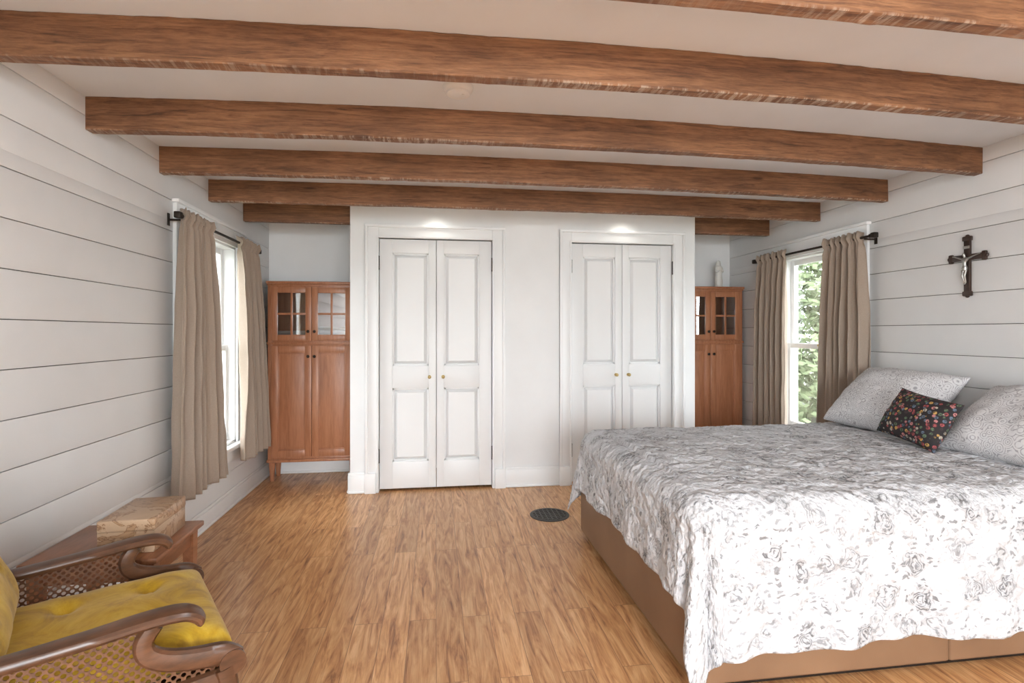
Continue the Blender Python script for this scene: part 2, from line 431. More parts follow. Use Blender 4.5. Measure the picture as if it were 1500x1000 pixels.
def leaf(b, x0, x1, z0, z1, yf, stL, stR, panels, th=0.035, mi=0, rec=0.012, ins=0.03, gap=0.008):
    """door leaf, front face toward -Y at yf. panels: (z0,z1) list bottom->top"""
    b.box(x0+0.002, x1-0.002, yf+rec, yf+th, z0+0.002, z1-0.002, mi)
    b.box(x0, x0+stL, yf, yf+th-0.002, z0, z1, mi, 0.003); b.box(x1-stR, x1, yf, yf+th-0.002, z0, z1, mi, 0.003)
    zz = z0
    for p0, p1 in list(panels)+[(z1, z1)]:
        if p0 > zz: b.box(x0+stL-0.001, x1-stR+0.001, yf+0.0004, yf+th-0.004, zz, p0, mi, 0.003)
        zz = p1
    for p0, p1 in panels:
        b.frustum(x0+stL+gap, x1-stR-gap, p0+gap, p1-gap, yf+rec, yf+0.003, ins, mi)
        w = gap*0.9
        b.box(x0+stL-0.001, x0+stL+w, yf+rec*0.45, yf+rec+.001, p0, p1, mi, 0.002); b.box(x1-stR-w, x1-stR+0.001, yf+rec*0.45, yf+rec+.001, p0, p1, mi, 0.002)
        b.box(x0+stL, x1-stR, yf+rec*0.45, yf+rec+.001, p0-.001, p0+w, mi, 0.002); b.box(x0+stL, x1-stR, yf+rec*0.45, yf+rec+.001, p1-w, p1+.001, mi, 0.002)
for i, (d0, d1) in enumerate(DOORS):
    b = B(); mid = (d0+d1)/2; yf = YC+0.012
    pn = [(0.235, 0.83), (1.01, 1.925)]
    leaf(b, d0+0.005, mid-0.002, 0.02, DZ-0.005, yf, 0.10, 0.06, pn, 0.045, 0, 0.026, 0.022, 0.017)
    leaf(b, mid+0.002, d1-0.005, 0.02, DZ-0.005, yf, 0.06, 0.10, pn, 0.045, 0, 0.026, 0.022, 0.017)
    for sx in (-1, 1):
        kx = mid+sx*0.055
        b.cyl((kx, yf, 0.92), (kx, yf-0.02, 0.92), 0.006, mi=1); b.ball((kx, yf-0.03, 0.92), 0.014, (1, 0.8, 1), 1)
        b.cyl((kx, yf, 0.92), (kx, yf-0.004, 0.92), 0.014, mi=1)
    for hx in (d0-0.002, d1+0.002):
        for hz in (0.29, 1.84):
            b.cyl((hx, yf-0.018, hz-0.045), (hx, yf-0.018, hz+0.045), 0.008, mi=2)
            b.ball((hx, yf-0.018, hz+0.05), 0.009, mi=2); b.ball((hx, yf-0.018, hz-0.05), 0.009, mi=2)
    b.done('door_%d' % (i+1), [M_door, M_brass, M_dark])
    b = B(); w = 0.105
    for a0, a1, ob_ in ((d0-w, d0, d0-w), (d1, d1+w, d1+w-0.022)):
        b.box(a0, a1, YC-0.018, YC, 0, DZ+w, 0, 0.002)
        b.box(ob_, ob_+0.022, YC-0.036, YC, 0, DZ+w, 0, 0.004)
    b.box(d0-0.018, d0-0.004, YC-0.026, YC, 0, DZ+0.012, 0, 0.003); b.box(d1+0.004, d1+0.018, YC-0.026, YC, 0, DZ+0.012, 0, 0.003)
    b.box(d0, d1, YC-0.0178, YC, DZ, DZ+w, 0, 0.002)
    b.box(d0-w, d1+w, YC-0.037, YC, DZ+w-0.022, DZ+w+0.002, 0, 0.004)
    b.box(d0-0.012, d1+0.012, YC-0.0262, YC, DZ+0.003, DZ+0.016, 0, 0.003)
    b.box(d0-w-0.003, d0-0.02, YC-0.042, YC, 0, 0.16, 0, 0.004); b.box(d1+0.02, d1+w+0.003, YC-0.042, YC, 0, 0.16, 0, 0.004)
    b.done('trim_%d' % (i+1), M_trim)

b = B(); hh = 0.165
def bb_y(b, x0, x1, y, h=hh):
    b.box(x0, x1, y-0.016, y, 0, h-0.02, 0, 0.002); b.box(x0, x1, y-0.011, y, h-0.022, h, 0, 0.004)
    b.box(x0, x1, y-0.028, y, 0, 0.02, 0, 0.008)
def bb_x(b, y0, y1, x, sg, h=hh):
    b.box(x, x-sg*0.016, y0, y1, 0, h-0.02, 0, 0.002); b.box(x, x-sg*0.011, y0, y1, h-0.022, h, 0, 0.004)
    b.box(x, x-sg*0.028, y0, y1, 0, 0.02, 0, 0.008)
bb_y(b, CX0-0.016, DOORS[0][0]-0.109, YC); bb_y(b, DOORS[0][1]+0.109, DOORS[1][0]-0.109, YC); bb_y(b, DOORS[1][1]+0.109, CX1+0.016, YC)
bb_x(b, YC, YB-0.03, CX0, 1); bb_x(b, YC, YB-0.03, CX1, -1)
b.done('baseboard_closet', M_trim)
b = B(); bb_x(b, YR, YB-0.03, XL, -1, 0.13); b.done('baseboard_left', M_trim)
b = B(); bb_x(b, YR, YB-0.03, XR, 1, 0.13); b.done('baseboard_right', M_trim)
b = B(); bb_y(b, XL+0.02, CX0-0.02, YB, 0.13); bb_y(b, CX1+0.02, XR-0.02, YB, 0.13); b.done('baseboard_back', M_trim)

# beams
def beam(y0, bow, i):
    n = 160; prof = [(0.0, 0.0), (0.052, 0.0), (0.052, -0.144), (0.0, -0.144)]
    bm = bmesh.new(); rings = []
    for k in range(n+1):
        x = XL+(XR-XL)*k/n; q = (x-0.74)/2.24
        yy = y0-bow*(1-q*q); ring = []
        for j, (dy, dz) in enumerate(prof):
            nz = noise.noise(Vector((x*3.1+i*7, j*4.1, i)))*0.005+noise.noise(Vector((x*19, j*4.1, i*3)))*0.004
            ring.append(bm.verts.new((x, yy+dy+nz, ZC+dz+(nz if dz < 0 else 0))))
        rings.append(ring)
    for a, d in zip(rings, rings[1:]):
        for j in range(4): bm.faces.new((a[j], a[(j+1) % 4], d[(j+1) % 4], d[j]))
    bm.faces.new(rings[0]); bm.faces.new(rings[-1][::-1])
    bmesh.ops.recalc_face_normals(bm, faces=bm.faces[:])
    bmesh.ops.bevel(bm, geom=[e for e in bm.edges if abs((e.verts[0].co-e.verts[1].co).x) > 0.01], offset=0.003, segments=1, affect='EDGES')
    bb = B(); bb.bm.free(); bb.bm = bm
    return bb.done('ceiling_beam' if i == 0 else 'ceiling_beam.%03d' % i, M_beam)
for i, (y, bw) in enumerate([(1.90, 0.09), (2.53, 0.10), (3.15, 0.08), (3.78, 0.05)]): beam(y, bw, i)
beam(1.33, 0.03, 4)
for k, y in enumerate((0.68, 0.05, -0.58, -1.21, -1.84, -2.47)): beam(y, 0.0, 5+k)
b = B()
for x0, x1 in ((XL, CX0), (CX1, XR)): b.box(x0, x1, 4.42, 4.472, ZC-0.144, ZC, 0, 0.003)
b.done('ceiling_beam.011', M_beam)

# ------------------------------------------------------------------ windows
def window(name, xw, sg):
    b = B()
    X = lambda d: xw+sg*d
    bx = lambda d0, d1, y0, y1, z0, z1, mi=0, bev=0.002: b.box(X(d0), X(d1), y0, y1, z0, z1, mi, bev)
    bx(-0.002, 0.15, WY0, WY0+0.02, WZ0, WZ1); bx(-0.002, 0.15, WY1-0.02, WY1, WZ0, WZ1)
    bx(-0.002, 0.15, WY0, WY1, WZ1-0.02, WZ1); bx(-0.002, 0.15, WY0, WY1, WZ0, WZ0+0.02)
    cw = 0.10
    bx(-0.02, 0, WY0-cw, WY0+0.004, WZ0-0.02, WZ1); bx(-0.02, 0, WY1-0.004, WY1+cw, WZ0-0.02, WZ1)
    bx(-0.022, 0, WY0-cw, WY1+cw, WZ1-0.004, WZ1+0.11); bx(-0.04, 0, WY0-cw-0.015, WY1+cw+0.015, WZ1+0.11, WZ1+0.13)
    bx(-0.055, 0.02, WY0-cw-0.02, WY1+cw+0.02, WZ0-0.03, WZ0-0.0, 0, 0.006); bx(-0.018, 0, WY0-cw, WY1+cw, WZ0-0.12, WZ0-0.03)
    zm = 1.17; y0, y1 = WY0+0.02, WY1-0.02
    def sash(d, z0, z1):
        s = 0.042
        bx(d, d+0.03, y0, y0+s, z0, z1); bx(d, d+0.03, y1-s, y1, z0, z1)
        bx(d+.0005, d+0.0295, y0+s, y1-s, z0, z0+s); bx(d+.0005, d+0.0295, y0+s, y1-s, z1-s, z1)
        ym = (y0+y1)/2; bx(d+0.004, d+0.026, ym-0.01, ym+0.01, z0+s, z1-s)
        bx(d+0.013, d+0.017, y0+s-.003, y1-s+.003, z0+s-.003, z1-s+.003, 1, 0)
    sash(0.045, WZ0+0.02, zm+0.02); sash(0.08, zm-0.022, WZ1-0.02)
    b.box(X(0.03), X(0.045), (y0+y1)/2-0.025, (y0+y1)/2+0.025, zm+0.0, zm+0.018, 2, 0.003)
    b.done(name, [M_trim, M_glass, M_brass])
window('window_1', XL, -1); window('window_2', XR, 1)

def rod(name, xw, sg):
    b = B(); x = xw-sg*0.09; z = 1.93
    b.cyl((x, 3.2, z), (x, 4.47, z), 0.009, mi=0)
    for y, s in ((3.2, -1), (4.47, 1)):
        b.cyl((x, y, z), (x, y+s*0.012, z), 0.014); b.cyl((x, y+s*0.012, z), (x, y+s*0.02, z), 0.009)
        b.box(x-0.018, x+0.018, y+s*0.02, y+s*0.055, z-0.018, z+0.018, 0, 0.006)
    for y in (3.245, 4.425):
        b.cyl((x, y, z-0.012), (xw, y, z-0.012), 0.006); b.box(xw, xw-sg*0.006, y-0.012, y+0.012, z-0.045, z+0.025, 0, 0.002)
    b.done(name, M_dark)
rod('curtain_rod', XL, -1); rod('curtain_rod.001', XR, 1)

def curtain(name, xw, sg, t0, t1, b0, b1, seed, K=6):
    x0 = xw-sg*0.09; ztop, zbot = 1.970, 0.335
    def fn(u, v):
        z = ztop+(zbot-ztop)*v
        e = v**0.75
        y = (t0+(t1-t0)*u)*(1-e)+(b0+(b1-b0)*u)*e
        ph = 2*pi*K*u+seed+0.5*noise.noise(Vector((u*4, v*1.5, seed)))*3
        amp = 0.016+0.018*min(1, v*3)
        d = amp*math.sin(ph)+0.35*amp*math.sin(2.3*ph+1+seed)
        g = math.exp(-((v-0.045)/0.012)**2)
        top = max(0, 1-v/0.05)
        d += 0.012*math.sin(ph*3.1)*max(0, 1-v/0.12)
        d *= (1-0.45*g)
        d += 0.010*math.exp(-((v-0.022)/0.012)**2)
        y += 0.006*math.cos(ph)*min(1, v*4)+0.012*noise.noise(Vector((u*3, v*3, seed+5)))*v
        z += top*(0.007*math.sin(ph*2.3)+0.005*math.sin(ph*4.1))
        d += 0.01*v+0.006*noise.noise(Vector((u*12, v*9, seed)))
        return (x0-sg*d, y, z), (u, v)
    grid_obj(name, fn, 170, 90, M_curt, solid=0.003)
curtain('curtain', XL, -1, 3.20, 3.62, 3.10, 3.76, 0.3, 6)
curtain('curtain.001', XL, -1, 4.06, 4.44, 4.16, 4.66, 2.1, 5)
curtain('curtain.002', XR, 1, 3.27, 3.62, 3.20, 3.68, 4.4, 6)
curtain('curtain.003', XR, 1, 4.06, 4.43, 4.04, 4.46, 1.2, 5)

# ------------------------------------------------------------------ cabinets
def cabinet(name, x0, x1, yf):
    b = B(); yb = 5.045; zt = 1.70; zb = 0.17; mid = (x0+x1)/2; T = 0.02
    b.box(x0, x0+T, yf+0.02, yb, zb, zt); b.box(x1-T, x1, yf+0.02, yb, zb, zt)
    b.box(x0+T, x1-T, yb-0.01, yb, zb, zt); b.box(x0+T, x1-T, yf+0.02, yb-0.01, zb, zb+T)
    b.box(x0+T, x1-T, yf+0.02, yb-0.01, 1.18, 1.20); b.box(x0+T, x1-T, yf+0.02, yb-0.01, zt-T, zt)
    for a0, a1 in ((x0, x0+0.038), (x1-0.038, x1)): b.box(a0, a1, yf, yf+0.02, zb, zt, 0, 0.003)
    for z0, z1 in ((zb, zb+0.045), (1.165, 1.215), (zt-0.035, zt)): b.box(x0+0.038, x1-0.038, yf+.0005, yf+0.0195, z0, z1, 0, 0.002)
    b.box(x0-0.012, x1+0.012, yf-0.02, yb, zt, zt+0.022, 0, 0.006); b.box(x0-0.005, x1+0.005, yf-0.01, yb, zt-0.015, zt, 0, 0.004)
    b.box(x0-0.008, x1+0.008, yf-0.014, yf+0.02, zb-0.005, zb+0.02, 0, 0.006)
    b.box(x0-0.006, x1+0.006, yf-0.012, yf+0.001, 1.18, 1.20, 0, 0.004)
    for fx in (x0+0.03, x1-0.03):
        for fy in (yf+0.025, yb-0.04):
            b.cyl((fx, fy, zb), (fx, fy, 0.0), 0.028, 0.017, 14)
    for a0, a1 in ((x0+0.034, mid-0.0015), (mid+0.0015, x1-0.034)):
        leaf(b, a0, a1, 0.21, 1.168, yf-0.018, 0.055, 0.055, [(0.27, 1.108)], 0.02, 0, 0.012, 0.035)
        z0, z1 = 1.212, 1.672; s = 0.05
        b.box(a0, a0+s, yf-0.018, yf, z0, z1, 0, 0.003); b.box(a1-s, a1, yf-0.018, yf, z0, z1, 0, 0.003)
        b.box(a0+s, a1-s, yf-0.0175, yf-.0005, z0, z0+s, 0, 0.003); b.box(a0+s, a1-s, yf-0.0175, yf-.0005, z1-s, z1, 0, 0.003)
        mx = (a0+a1)/2; mz = (z0+z1)/2
        b.box(mx-0.009, mx+0.009, yf-0.015, yf-0.003, z0+s, z1-s, 0, 0.002); b.box(a0+s, a1-s, yf-0.0145, yf-0.0035, mz-0.009, mz+0.009, 0, 0.002)
        b.box(a0+s-.002, a1-s+.002, yf-0.010, yf-0.008, z0+s-.002, z1-s+.002, 1)
    for sx in (-1, 1):
        for kz in (1.075, 1.29):
            kx = mid+sx*0.026
            b.cyl((kx, yf-0.018, kz), (kx, yf-0.03, kz), 0.006, mi=2); b.ball((kx, yf-0.036, kz), 0.013, (1, .7, 1), 2)
    b.done(name, [M_cherry, M_cglass, M_dark])
cabinet('cabinet', -1.43, -0.70, 4.80)
cabinet('cabinet.001', 2.262, 2.938, 4.78)
b = B()
for (x, w, z, h, mi) in ((-1.25, 0.26, 1.201, 0.05, 0), (-1.25, 0.24, 1.252, 0.045, 1), (-0.90, 0.27, 1.201, 0.06, 0), (-0.90, 0.25, 1.262, 0.04, 0), (-0.91, 0.22, 1.303, 0.03, 1)):
    b.box(x-w/2, x+w/2, 4.84, 5.02, z, z+h, mi, 0.018, seg=3)
b.done('folded_clothes', [M_cloth_dk, M_cloth_lt])

# statue of the Virgin on the right cabinet
b = B(); sx, sy, sz = 2.76, 4.90, 1.7225
b.lathe([(0.042, 0), (0.042, 0.012), (0.036, 0.018), (0.034, 0.03)], (sx, sy, sz))
b.lathe([(0.036, 0.03), (0.040, 0.05), (0.036, 0.09), (0.032, 0.13), (0.034, 0.165), (0.038, 0.19), (0.034, 0.207), (0.018, 0.218), (0.012, 0.225)], (sx, sy, sz), 28, 0,
        Matrix.Diagonal((1, 0.78, 1, 1)), lambda a, z: 1+0.06*math.sin(7*a)*max(0, 1-z/0.18))
b.ball((sx, sy-0.003, sz+0.240), 0.017, (0.9, 1.0, 1.25))
b.lathe([(0.030, 0.17), (0.027, 0.20), (0.024, 0.225), (0.0225, 0.245), (0.017, 0.262), (0.004, 0.269)], (sx, sy+0.007, sz), 20)
b.ball((sx, sy-0.020, sz+0.239), 0.004, (0.7, 1, 1.2))
for s_ in (-1, 1):
    b.sweep(smoothpath([(sx+s_*0.034, sy, sz+0.195), (sx+s_*0.038, sy-0.012, sz+0.160), (sx+s_*0.018, sy-0.032, sz+0.158), (sx+s_*0.003, sy-0.040, sz+0.178)]), 0.015, 0.015, (0, 0, 1), e=2)
    b.sweep([(sx+s_*0.003, sy-0.040, sz+0.176), (sx+s_*0.002, sy-0.043, sz+0.20)], 0.008, 0.006, (1, 0, 0), e=2)
b.done('madonna_statue', M_plaster)

# crucifix -----------------------------------------------------------
cr = empty('crucifix', (XR-0.002, 2.605, 1.655), 0)
b = B()
b.box(-0.016, 0, -0.017, 0.017, -0.145, 0.145, 0, 0.003); b.box(-0.0155, -0.0005, -0.085, 0.085, 0.032, 0.066, 0, 0.003)
for (y, z, h) in ((0, 0.155, 1), (0, -0.155, 1), (0.095, 0.049, 0), (-0.095, 0.049, 0)):
    if h: b.box(-0.018, 0, -0.026, 0.026, z-0.014, z+0.014, 0, 0.006); b.ball((-0.009, 0, z+(0.014 if z > 0 else -0.014)), 0.012, (0.7, 1, 0.8))
    else:
        b.box(-0.018, 0, y-0.012, y+0.012, z-0.026, z+0.026, 0, 0.006); b.ball((-0.009, y+(0.012 if y > 0 else -0.012), z), 0.012, (0.7, 0.8, 1))
b.box(-0.020, -0.015, -0.018, 0.018, 0.098, 0.114, 1, 0.002)
b.done('cross', [M_crossw, M_silver], cr)
def skin(name, vs, es, rs, mat, parent, sub=2):
    me = bpy.data.meshes.new(name); me.from_pydata(vs, es, []); me.update()
    ob = bpy.data.objects.new(name, me); S.collection.objects.link(ob); ob.parent = parent
    sk = ob.modifiers.new('skin', 'SKIN'); sk.use_smooth_shade = True
    for i, r in enumerate(rs):
        me.skin_vertices[0].data[i].radius = (r, r) if not isinstance(r, tuple) else r
    me.skin_vertices[0].data[0].use_root = True
    sb = ob.modifiers.new('sub', 'SUBSURF'); sb.levels = sub; sb.render_levels = sub
    me.materials.append(mat); return ob
vs = [(-.026, 0, -.012), (-.028, 0, .012), (-.028, 0, .036), (-.026, 0, .05), (-.030, .003, .062), (-.032, .005, .074),
      (-.026, .016, .040), (-.024, .042, .050), (-.020, .070, .060), (-.019, .080, .062),
      (-.026, -.016, .040), (-.024, -.042, .050), (-.020, -.070, .060), (-.019, -.080, .062),
      (-.027, .007, -.022), (-.036, .008, -.055), (-.024, .003, -.092), (-.032, .002, -.104),
      (-.027, -.007, -.022), (-.036, -.006, -.055), (-.024, -.003, -.092), (-.032, -.003, -.104)]
es = [(0, 1), (1, 2), (2, 3), (3, 4), (4, 5), (2, 6), (6, 7), (7, 8), (8, 9), (2, 10), (10, 11), (11, 12), (12, 13),
      (0, 14), (14, 15), (15, 16), (16, 17), (0, 18), (18, 19), (19, 20), (20, 21)]
rs = [.010, .009, .012, .005, .0085, .007, .006, .0042, .0032, .0036, .006, .0042, .0032, .0036, .008, .006, .004, .004, .008, .006, .004, .004]
skin('corpus', vs, es, rs, M_silver, cr)
b = B(); b.lathe([(0.011, -0.026), (0.014, -0.012), (0.0115, 0.0)], (-.027, 0, 0), 16); b.sweep([(-.030, .012, -.008), (-.030, .018, -.03)], .007, .005, (1, 0, 0))
b.done('loincloth', M_silver, cr)

# ------------------------------------------------------------------ bed
bed = empty('bed')
BX0, BX1, BY0, BY1 = 0.90, 2.95, 1.76, 3.26
b = B()
fr_t, h0, h1 = 0.07, 0.03, 0.33
b.box(BX0, BX0+fr_t, BY0, BY1, h0, h1, 0, 0.022, seg=4)
for (y0, y1) in ((BY0, BY0+fr_t), (BY1-fr_t, BY1)):
    b.box(BX0+0.004, 1.93, y0, y1, h0+.001, h1-.001, 0, 0.012, seg=3); b.box(1.93, BX1, y0, y1, h0+.001, h1-.001, 0, 0.012, seg=3)
b.box(BX1-fr_t, BX1, BY0+.05, BY1-.05, h0, h1, 0, 0.02)
b.box(BX0+0.05, BX1-0.05, BY0+0.05, BY1-0.05, 0.20, 0.26, 0)
for x in (BX0+0.12, BX1-0.12):
    for y in (BY0+0.12, BY1-0.12): b.cyl((x, y, 0), (x, y, 0.06), 0.03, mi=1)
b.box(BX0+0.05, BX1-0.05, BY0+0.04, BY0+0.06, 0.0, h0+0.01, 1)
b.done('frame', [M_leath, M_dark], bed)
b = B(); b.box(BX0+0.05, BX1-0.01, BY0+0.04, BY1-0.04, 0.26, 0.635, 0, 0.06, seg=4); b.done('mattress', M_cloth_lt, bed)

R = 0.10; TOP = 0.675
ix0, iy0, iy1 = BX0-0.012+R, BY0-0.012+R, BY1+0.012-R
Wi = iy1-iy0; Li = (BX1-0.02)-ix0
DF, DN, DFAR = 0.415, 0.585, 0.42
def prof(r):
    if r < R*pi/2: return R*math.sin(r/R), -R*(1-math.cos(r/R))
    e = r-R*pi/2; return R+0.05*e, -R-e*0.995
def quilt(u, v):
    a = -DF+u*(Li+DF); bq = -DN+v*(Wi+DN+DFAR)
    da = max(0, -a); db = -min(0, bq) if bq < 0 else -max(0, bq-Wi)
    r = math.hypot(da, db)
    bxp = ix0+max(0, a); byp = iy0+min(max(bq, 0), Wi)
    if r > 1e-6:
        dx, dy = -da/r, -db/r
        hz, zz = prof(r)
        hang = max(0, (r-0.12))/0.5
        ang = math.atan2(abs(db), da)
        corner = (4*(ang/(pi/2))*(1-ang/(pi/2))) if (da > 0 and db != 0) else 0
        if corner > 0:
            hz += hang*(0.05*corner+0.05*math.sin(ang*9+0.6)*corner)
        s_ = a if abs(db) > da else bq
        hz += hang*(0.014*math.sin(s_*13+1.3)+0.010*math.sin(s_*29+0.5)+0.03*abs(noise.noise(Vector((s_*3, 1.7, 2)))))*(1-corner)
        x = bxp+dx*hz; y = byp+dy*hz; z = TOP+zz
        z += (0.022*noise.noise(Vector((s_*2.2, 5.1, 1)))+0.006*noise.noise(Vector((s_*9, 3.1, 1))))*max(0, hang)*(1-corner)
        nd = Vector((dx, dy, 0.3)).normalized()*min(1, r/0.12)+Vector((0, 0, 1))*max(0, 1-r/0.12)
    else:
        x, y, z = bxp, byp, TOP; nd = Vector((0, 0, 1))
    p = Vector((a, bq, 0))
    wx = 0.5*noise.noise(p*6+Vector((9, 2, 1))); wy = 0.5*noise.noise(p*6+Vector((1, 7, 3)))
    wv = 0.010*noise.noise(p*2.3)+0.006*noise.noise(p*7.0+Vector((3, 1, 5)))
    pk = 0.0056*(1-2.4*abs(noise.noise(Vector((a*17+wx*2, bq*17+wy*2, 0.7)))))+0.0026*(1-2*abs(noise.noise(Vector((a*34, bq*34, 4.7)))))
    edge = 1-0.5*max(0, min(1, (r-0.30)/0.2))
    q = Vector((x, y, z))+nd*(wv+pk*edge)
    if r < 1e-6:
        q.z += 0.02*math.sin(pi*min(max(bq/Wi, 0), 1))
    q.z = max(q.z, 0.012)
    return tuple(q), (a, bq)
grid_obj('quilt', quilt, 290, 280, M_quilt, solid=0.006)

def pil(name, cx, cy, cz, w, h, th, lean, yaw, roll, mat, seed, pinch=0.07, p=2.6):
    M = (Matrix.Translation((cx, cy, cz)) @ Matrix.Rotation(yaw, 4, 'Z') @ Matrix.Rotation(-lean, 4, 'Y')
         @ Matrix(((0, 1, 0, 0), (-1, 0, 0, 0), (0, 0, 1, 0), (0, 0, 0, 1))) @ Matrix.Rotation(roll, 4, 'Z'))
    b = B(); b.pillow(w, h, th, M, p, 40, 0, pinch=pinch, seed=seed, wr=0.008); b.done(name, mat)
pil('pillow', 2.69, 2.83, 0.875, 0.66, 0.48, 0.25, math.radians(44), 0.05, -0.03, M_pil, 1)
pil('pillow.001', 2.69, 2.06, 0.855, 0.66, 0.48, 0.25, math.radians(38), -0.04, 0.02, M_pil, 5)
pil('throw_pillow', 2.45, 2.41, 0.838, 0.37, 0.27, 0.13, math.radians(62), 0.0, -0.14, M_flor, 9)

# ------------------------------------------------------------------ small fixtures
b = B(); vx, vy = 0.788, 3.655
b.lathe([(0.138, 0.0), (0.138, 0.004), (0.130, 0.007), (0.116, 0.007), (0.116, 0.0045)], (vx, vy, 0), 48)
b.lathe([(0.1159, 0.0), (0.1159, 0.002)], (vx, vy, 0), 48, 1)
for k in range(-3, 4):
    o = k*0.032; l = math.sqrt(0.118**2-o*o)
    b.box(vx+o-0.0045, vx+o+0.0045, vy-l, vy+l, 0.003, 0.0095); b.box(vx-l, vx+l, vy+o-0.0045, vy+o+0.0045, 0.003, 0.0090)
M_black = paint('vent_black', c(16, 14, 13), 0.95); b.done('floor_vent', [M_iron, M_black])
b = B(); b.lathe([(0.062, 0), (0.062, -0.012), (0.056, -0.022), (0.050, -0.026), (0.048, -0.034), (0.040, -0.038), (0.006, -0.038)], (0.09, 2.21, ZC), 32)
b.cyl((0.11, 2.20, ZC-0.038), (0.11, 2.20, ZC-0.041), 0.006); b.done('smoke_detector', M_plast)

# side table + onyx box
b = B(); x0, x1, y0, y1, zt = -1.42, -0.975, 2.03, 2.42, 0.485
b.box(x0, x1, y0, y1, zt-0.022, zt, 0, 0.006)
b.box(x0+0.03, x1-0.03, y0+0.03, y1-0.03, zt-0.09, zt-0.022, 0, 0.003)
for x in (x0+0.04, x1-0.04):
    for y in (y0+0.04, y1-0.04):
        tb = bmesh.new(); bmesh.ops.create_cone(tb, cap_ends=True, segments=4, radius1=0.018, radius2=0.03, depth=zt-0.022)
        b.add(tb, 0, Matrix.Translation((x, y, (zt-0.022)/2)) @ Matrix.Rotation(pi/4, 4, 'Z'))
b.box(x0+0.04, x1-0.04, y0+0.04, y1-0.04, 0.15, 0.165, 0, 0.003)
b.done('side_table', M_table)
b = B(); Mx = Matrix.Translation((-1.11, 2.22, 0.486)) @ Matrix.Rotation(0.06, 4, 'Z')
b.box(-0.092, 0.092, -0.14, 0.14, 0, 0.078, 0, 0.004, Mx); b.box(-0.091, 0.091, -0.139, 0.139, 0.076, 0.080, 0, 0, Mx)
b.box(-0.094, 0.094, -0.142, 0.142, 0.079, 0.122, 0, 0.007, Mx, 3)
b.done('onyx_box', M_onyx)

# ------------------------------------------------------------------ armchair
ch = empty('armchair', (-0.966, 1.592, 0), math.radians(31))
yy = lambda x: 0.275+0.035*(x+0.3)/0.6
b = B(); DZA = -0.018
SUP = [(0.15, 0.585+DZA), (0.128, 0.550+DZA), (0.135, 0.508+DZA*.6), (0.175, 0.470), (0.235, 0.453), (0.295, 0.443), (0.325, 0.420)]
for s in (1, -1):
    P = lambda x, z, o=0: (x, s*(yy(x)+o), z)
    arm = smoothpath([P(-0.39, 0.585), P(-0.2, 0.564), P(0.0, 0.570), P(0.13, 0.580), P(0.205, 0.578), P(0.238, 0.562), P(0.243, 0.544)])
    n = len(arm); b.sweep(arm, [0.042+0.032*math.sin(pi*min(1, i/n*0.75)) for i in range(n)], [0.032]*(n-4)+[0.029, 0.025, 0.020, 0.014], n=14, e=2.6)
    sup = smoothpath([P(x, z) for x, z in SUP])
    n = len(sup); b.sweep(sup, 0.036, [0.040+0.022*(i/n) for i in range(n)], n=14, e=3)
    b.cyl((0.318, s*(yy(.3)-0.020), 0.420), (0.318, s*(yy(.3)+0.020), 0.420), 0.032, seg=20)
    leg = smoothpath([P(0.300, 0.41), P(0.312, 0.33), P(0.300, 0.22), P(0.285, 0.11), P(0.292, 0.03), P(0.305, 0.0)])
    n = len(leg); b.sweep(leg, [0.046-0.018*(i/n) for i in range(n)], [0.052-0.024*(i/n) for i in range(n)], n=14, e=3)
    b.sweep([P(-0.34, 0.365), P(0.0, 0.362), P(0.31, 0.372)], 0.032, 0.075, n=12, e=5)
    post = smoothpath([P(-0.40, 0.0), P(-0.36, 0.20), P(-0.345, 0.38), P(-0.42, 0.62), P(-0.59, 0.96)])
    b.sweep(post, 0.036, 0.044, n=12, e=4)
b.sweep([(0.305, -0.30, 0.365), (0.325, 0, 0.36), (0.305, 0.30, 0.365)], 0.07, 0.03, (0, 0, 1), e=5)
b.sweep([(-0.34, -0.27, 0.365), (-0.34, 0.27, 0.365)], 0.07, 0.03, (0, 0, 1), e=5)
b.sweep(smoothpath([(-0.585, -0.27, 0.945), (-0.605, -0.1, 0.985), (-0.605, 0.1, 0.985), (-0.585, 0.27, 0.945)]), 0.06, 0.03, (0, 0, 1), e=4)
b.sweep([(-0.365, -0.27, 0.46), (-0.365, 0.27, 0.46)], 0.04, 0.026, (0, 0, 1), e=4)
b.box(-0.33, 0.30, -0.265, 0.265, 0.35, 0.375, 0, 0.004)
b.done('wood_frame', M_walnut, ch)
supp = [(p.x, p.z) for p in smoothpath([(x, 0, z) for x, z in SUP])]
def supx(z):
    for (xa, za), (xb, zb) in zip(supp, supp[1:]):
        if min(za, zb) <= z <= max(za, zb) and abs(zb-za) > 1e-6:
            return xa+(xb-xa)*(z-za)/(zb-za)
    return 0.29 if z < 0.45 else 0.15
for s, nm in ((1, 'cane_panel_left'), (-1, 'cane_panel_right')):
    def fn(u, v, s=s):
        z = 0.385+v*0.182; xe = supx(z); xb = -0.345-0.06*v; x = xb+(xe-xb)*u
        return (x, s*yy(x), z), (x, z)
    grid_obj(nm, fn, 24, 24, M_cane, ch, 0.003)
def fnb(u, v):
    z = 0.46+v*0.51; x = -0.368-0.23*v**1.1; y = -0.275+0.55*u
    return (x, y, z), (y, z)
grid_obj('cane_panel_back', fnb, 4, 16, M_cane, ch, 0.003)
b = B()
b.pillow(0.59, 0.525, 0.125, Matrix.Translation((0.035, 0, 0.435)), 7, 60, 0, tufts=[(-0.06, -0.12), (-0.06, 0.12), (0.14, -0.12), (0.14, 0.12)], pinch=0.0, seed=3, wr=0.003, q=0.42, ts=0.016)
for x in (-0.025, 0.175):
    for y in (-0.12, 0.12): b.ball((x, y, 0.468), 0.011, (1, 1, 0.6))
b.done('seat_cushion', M_velv, ch)
b = B()
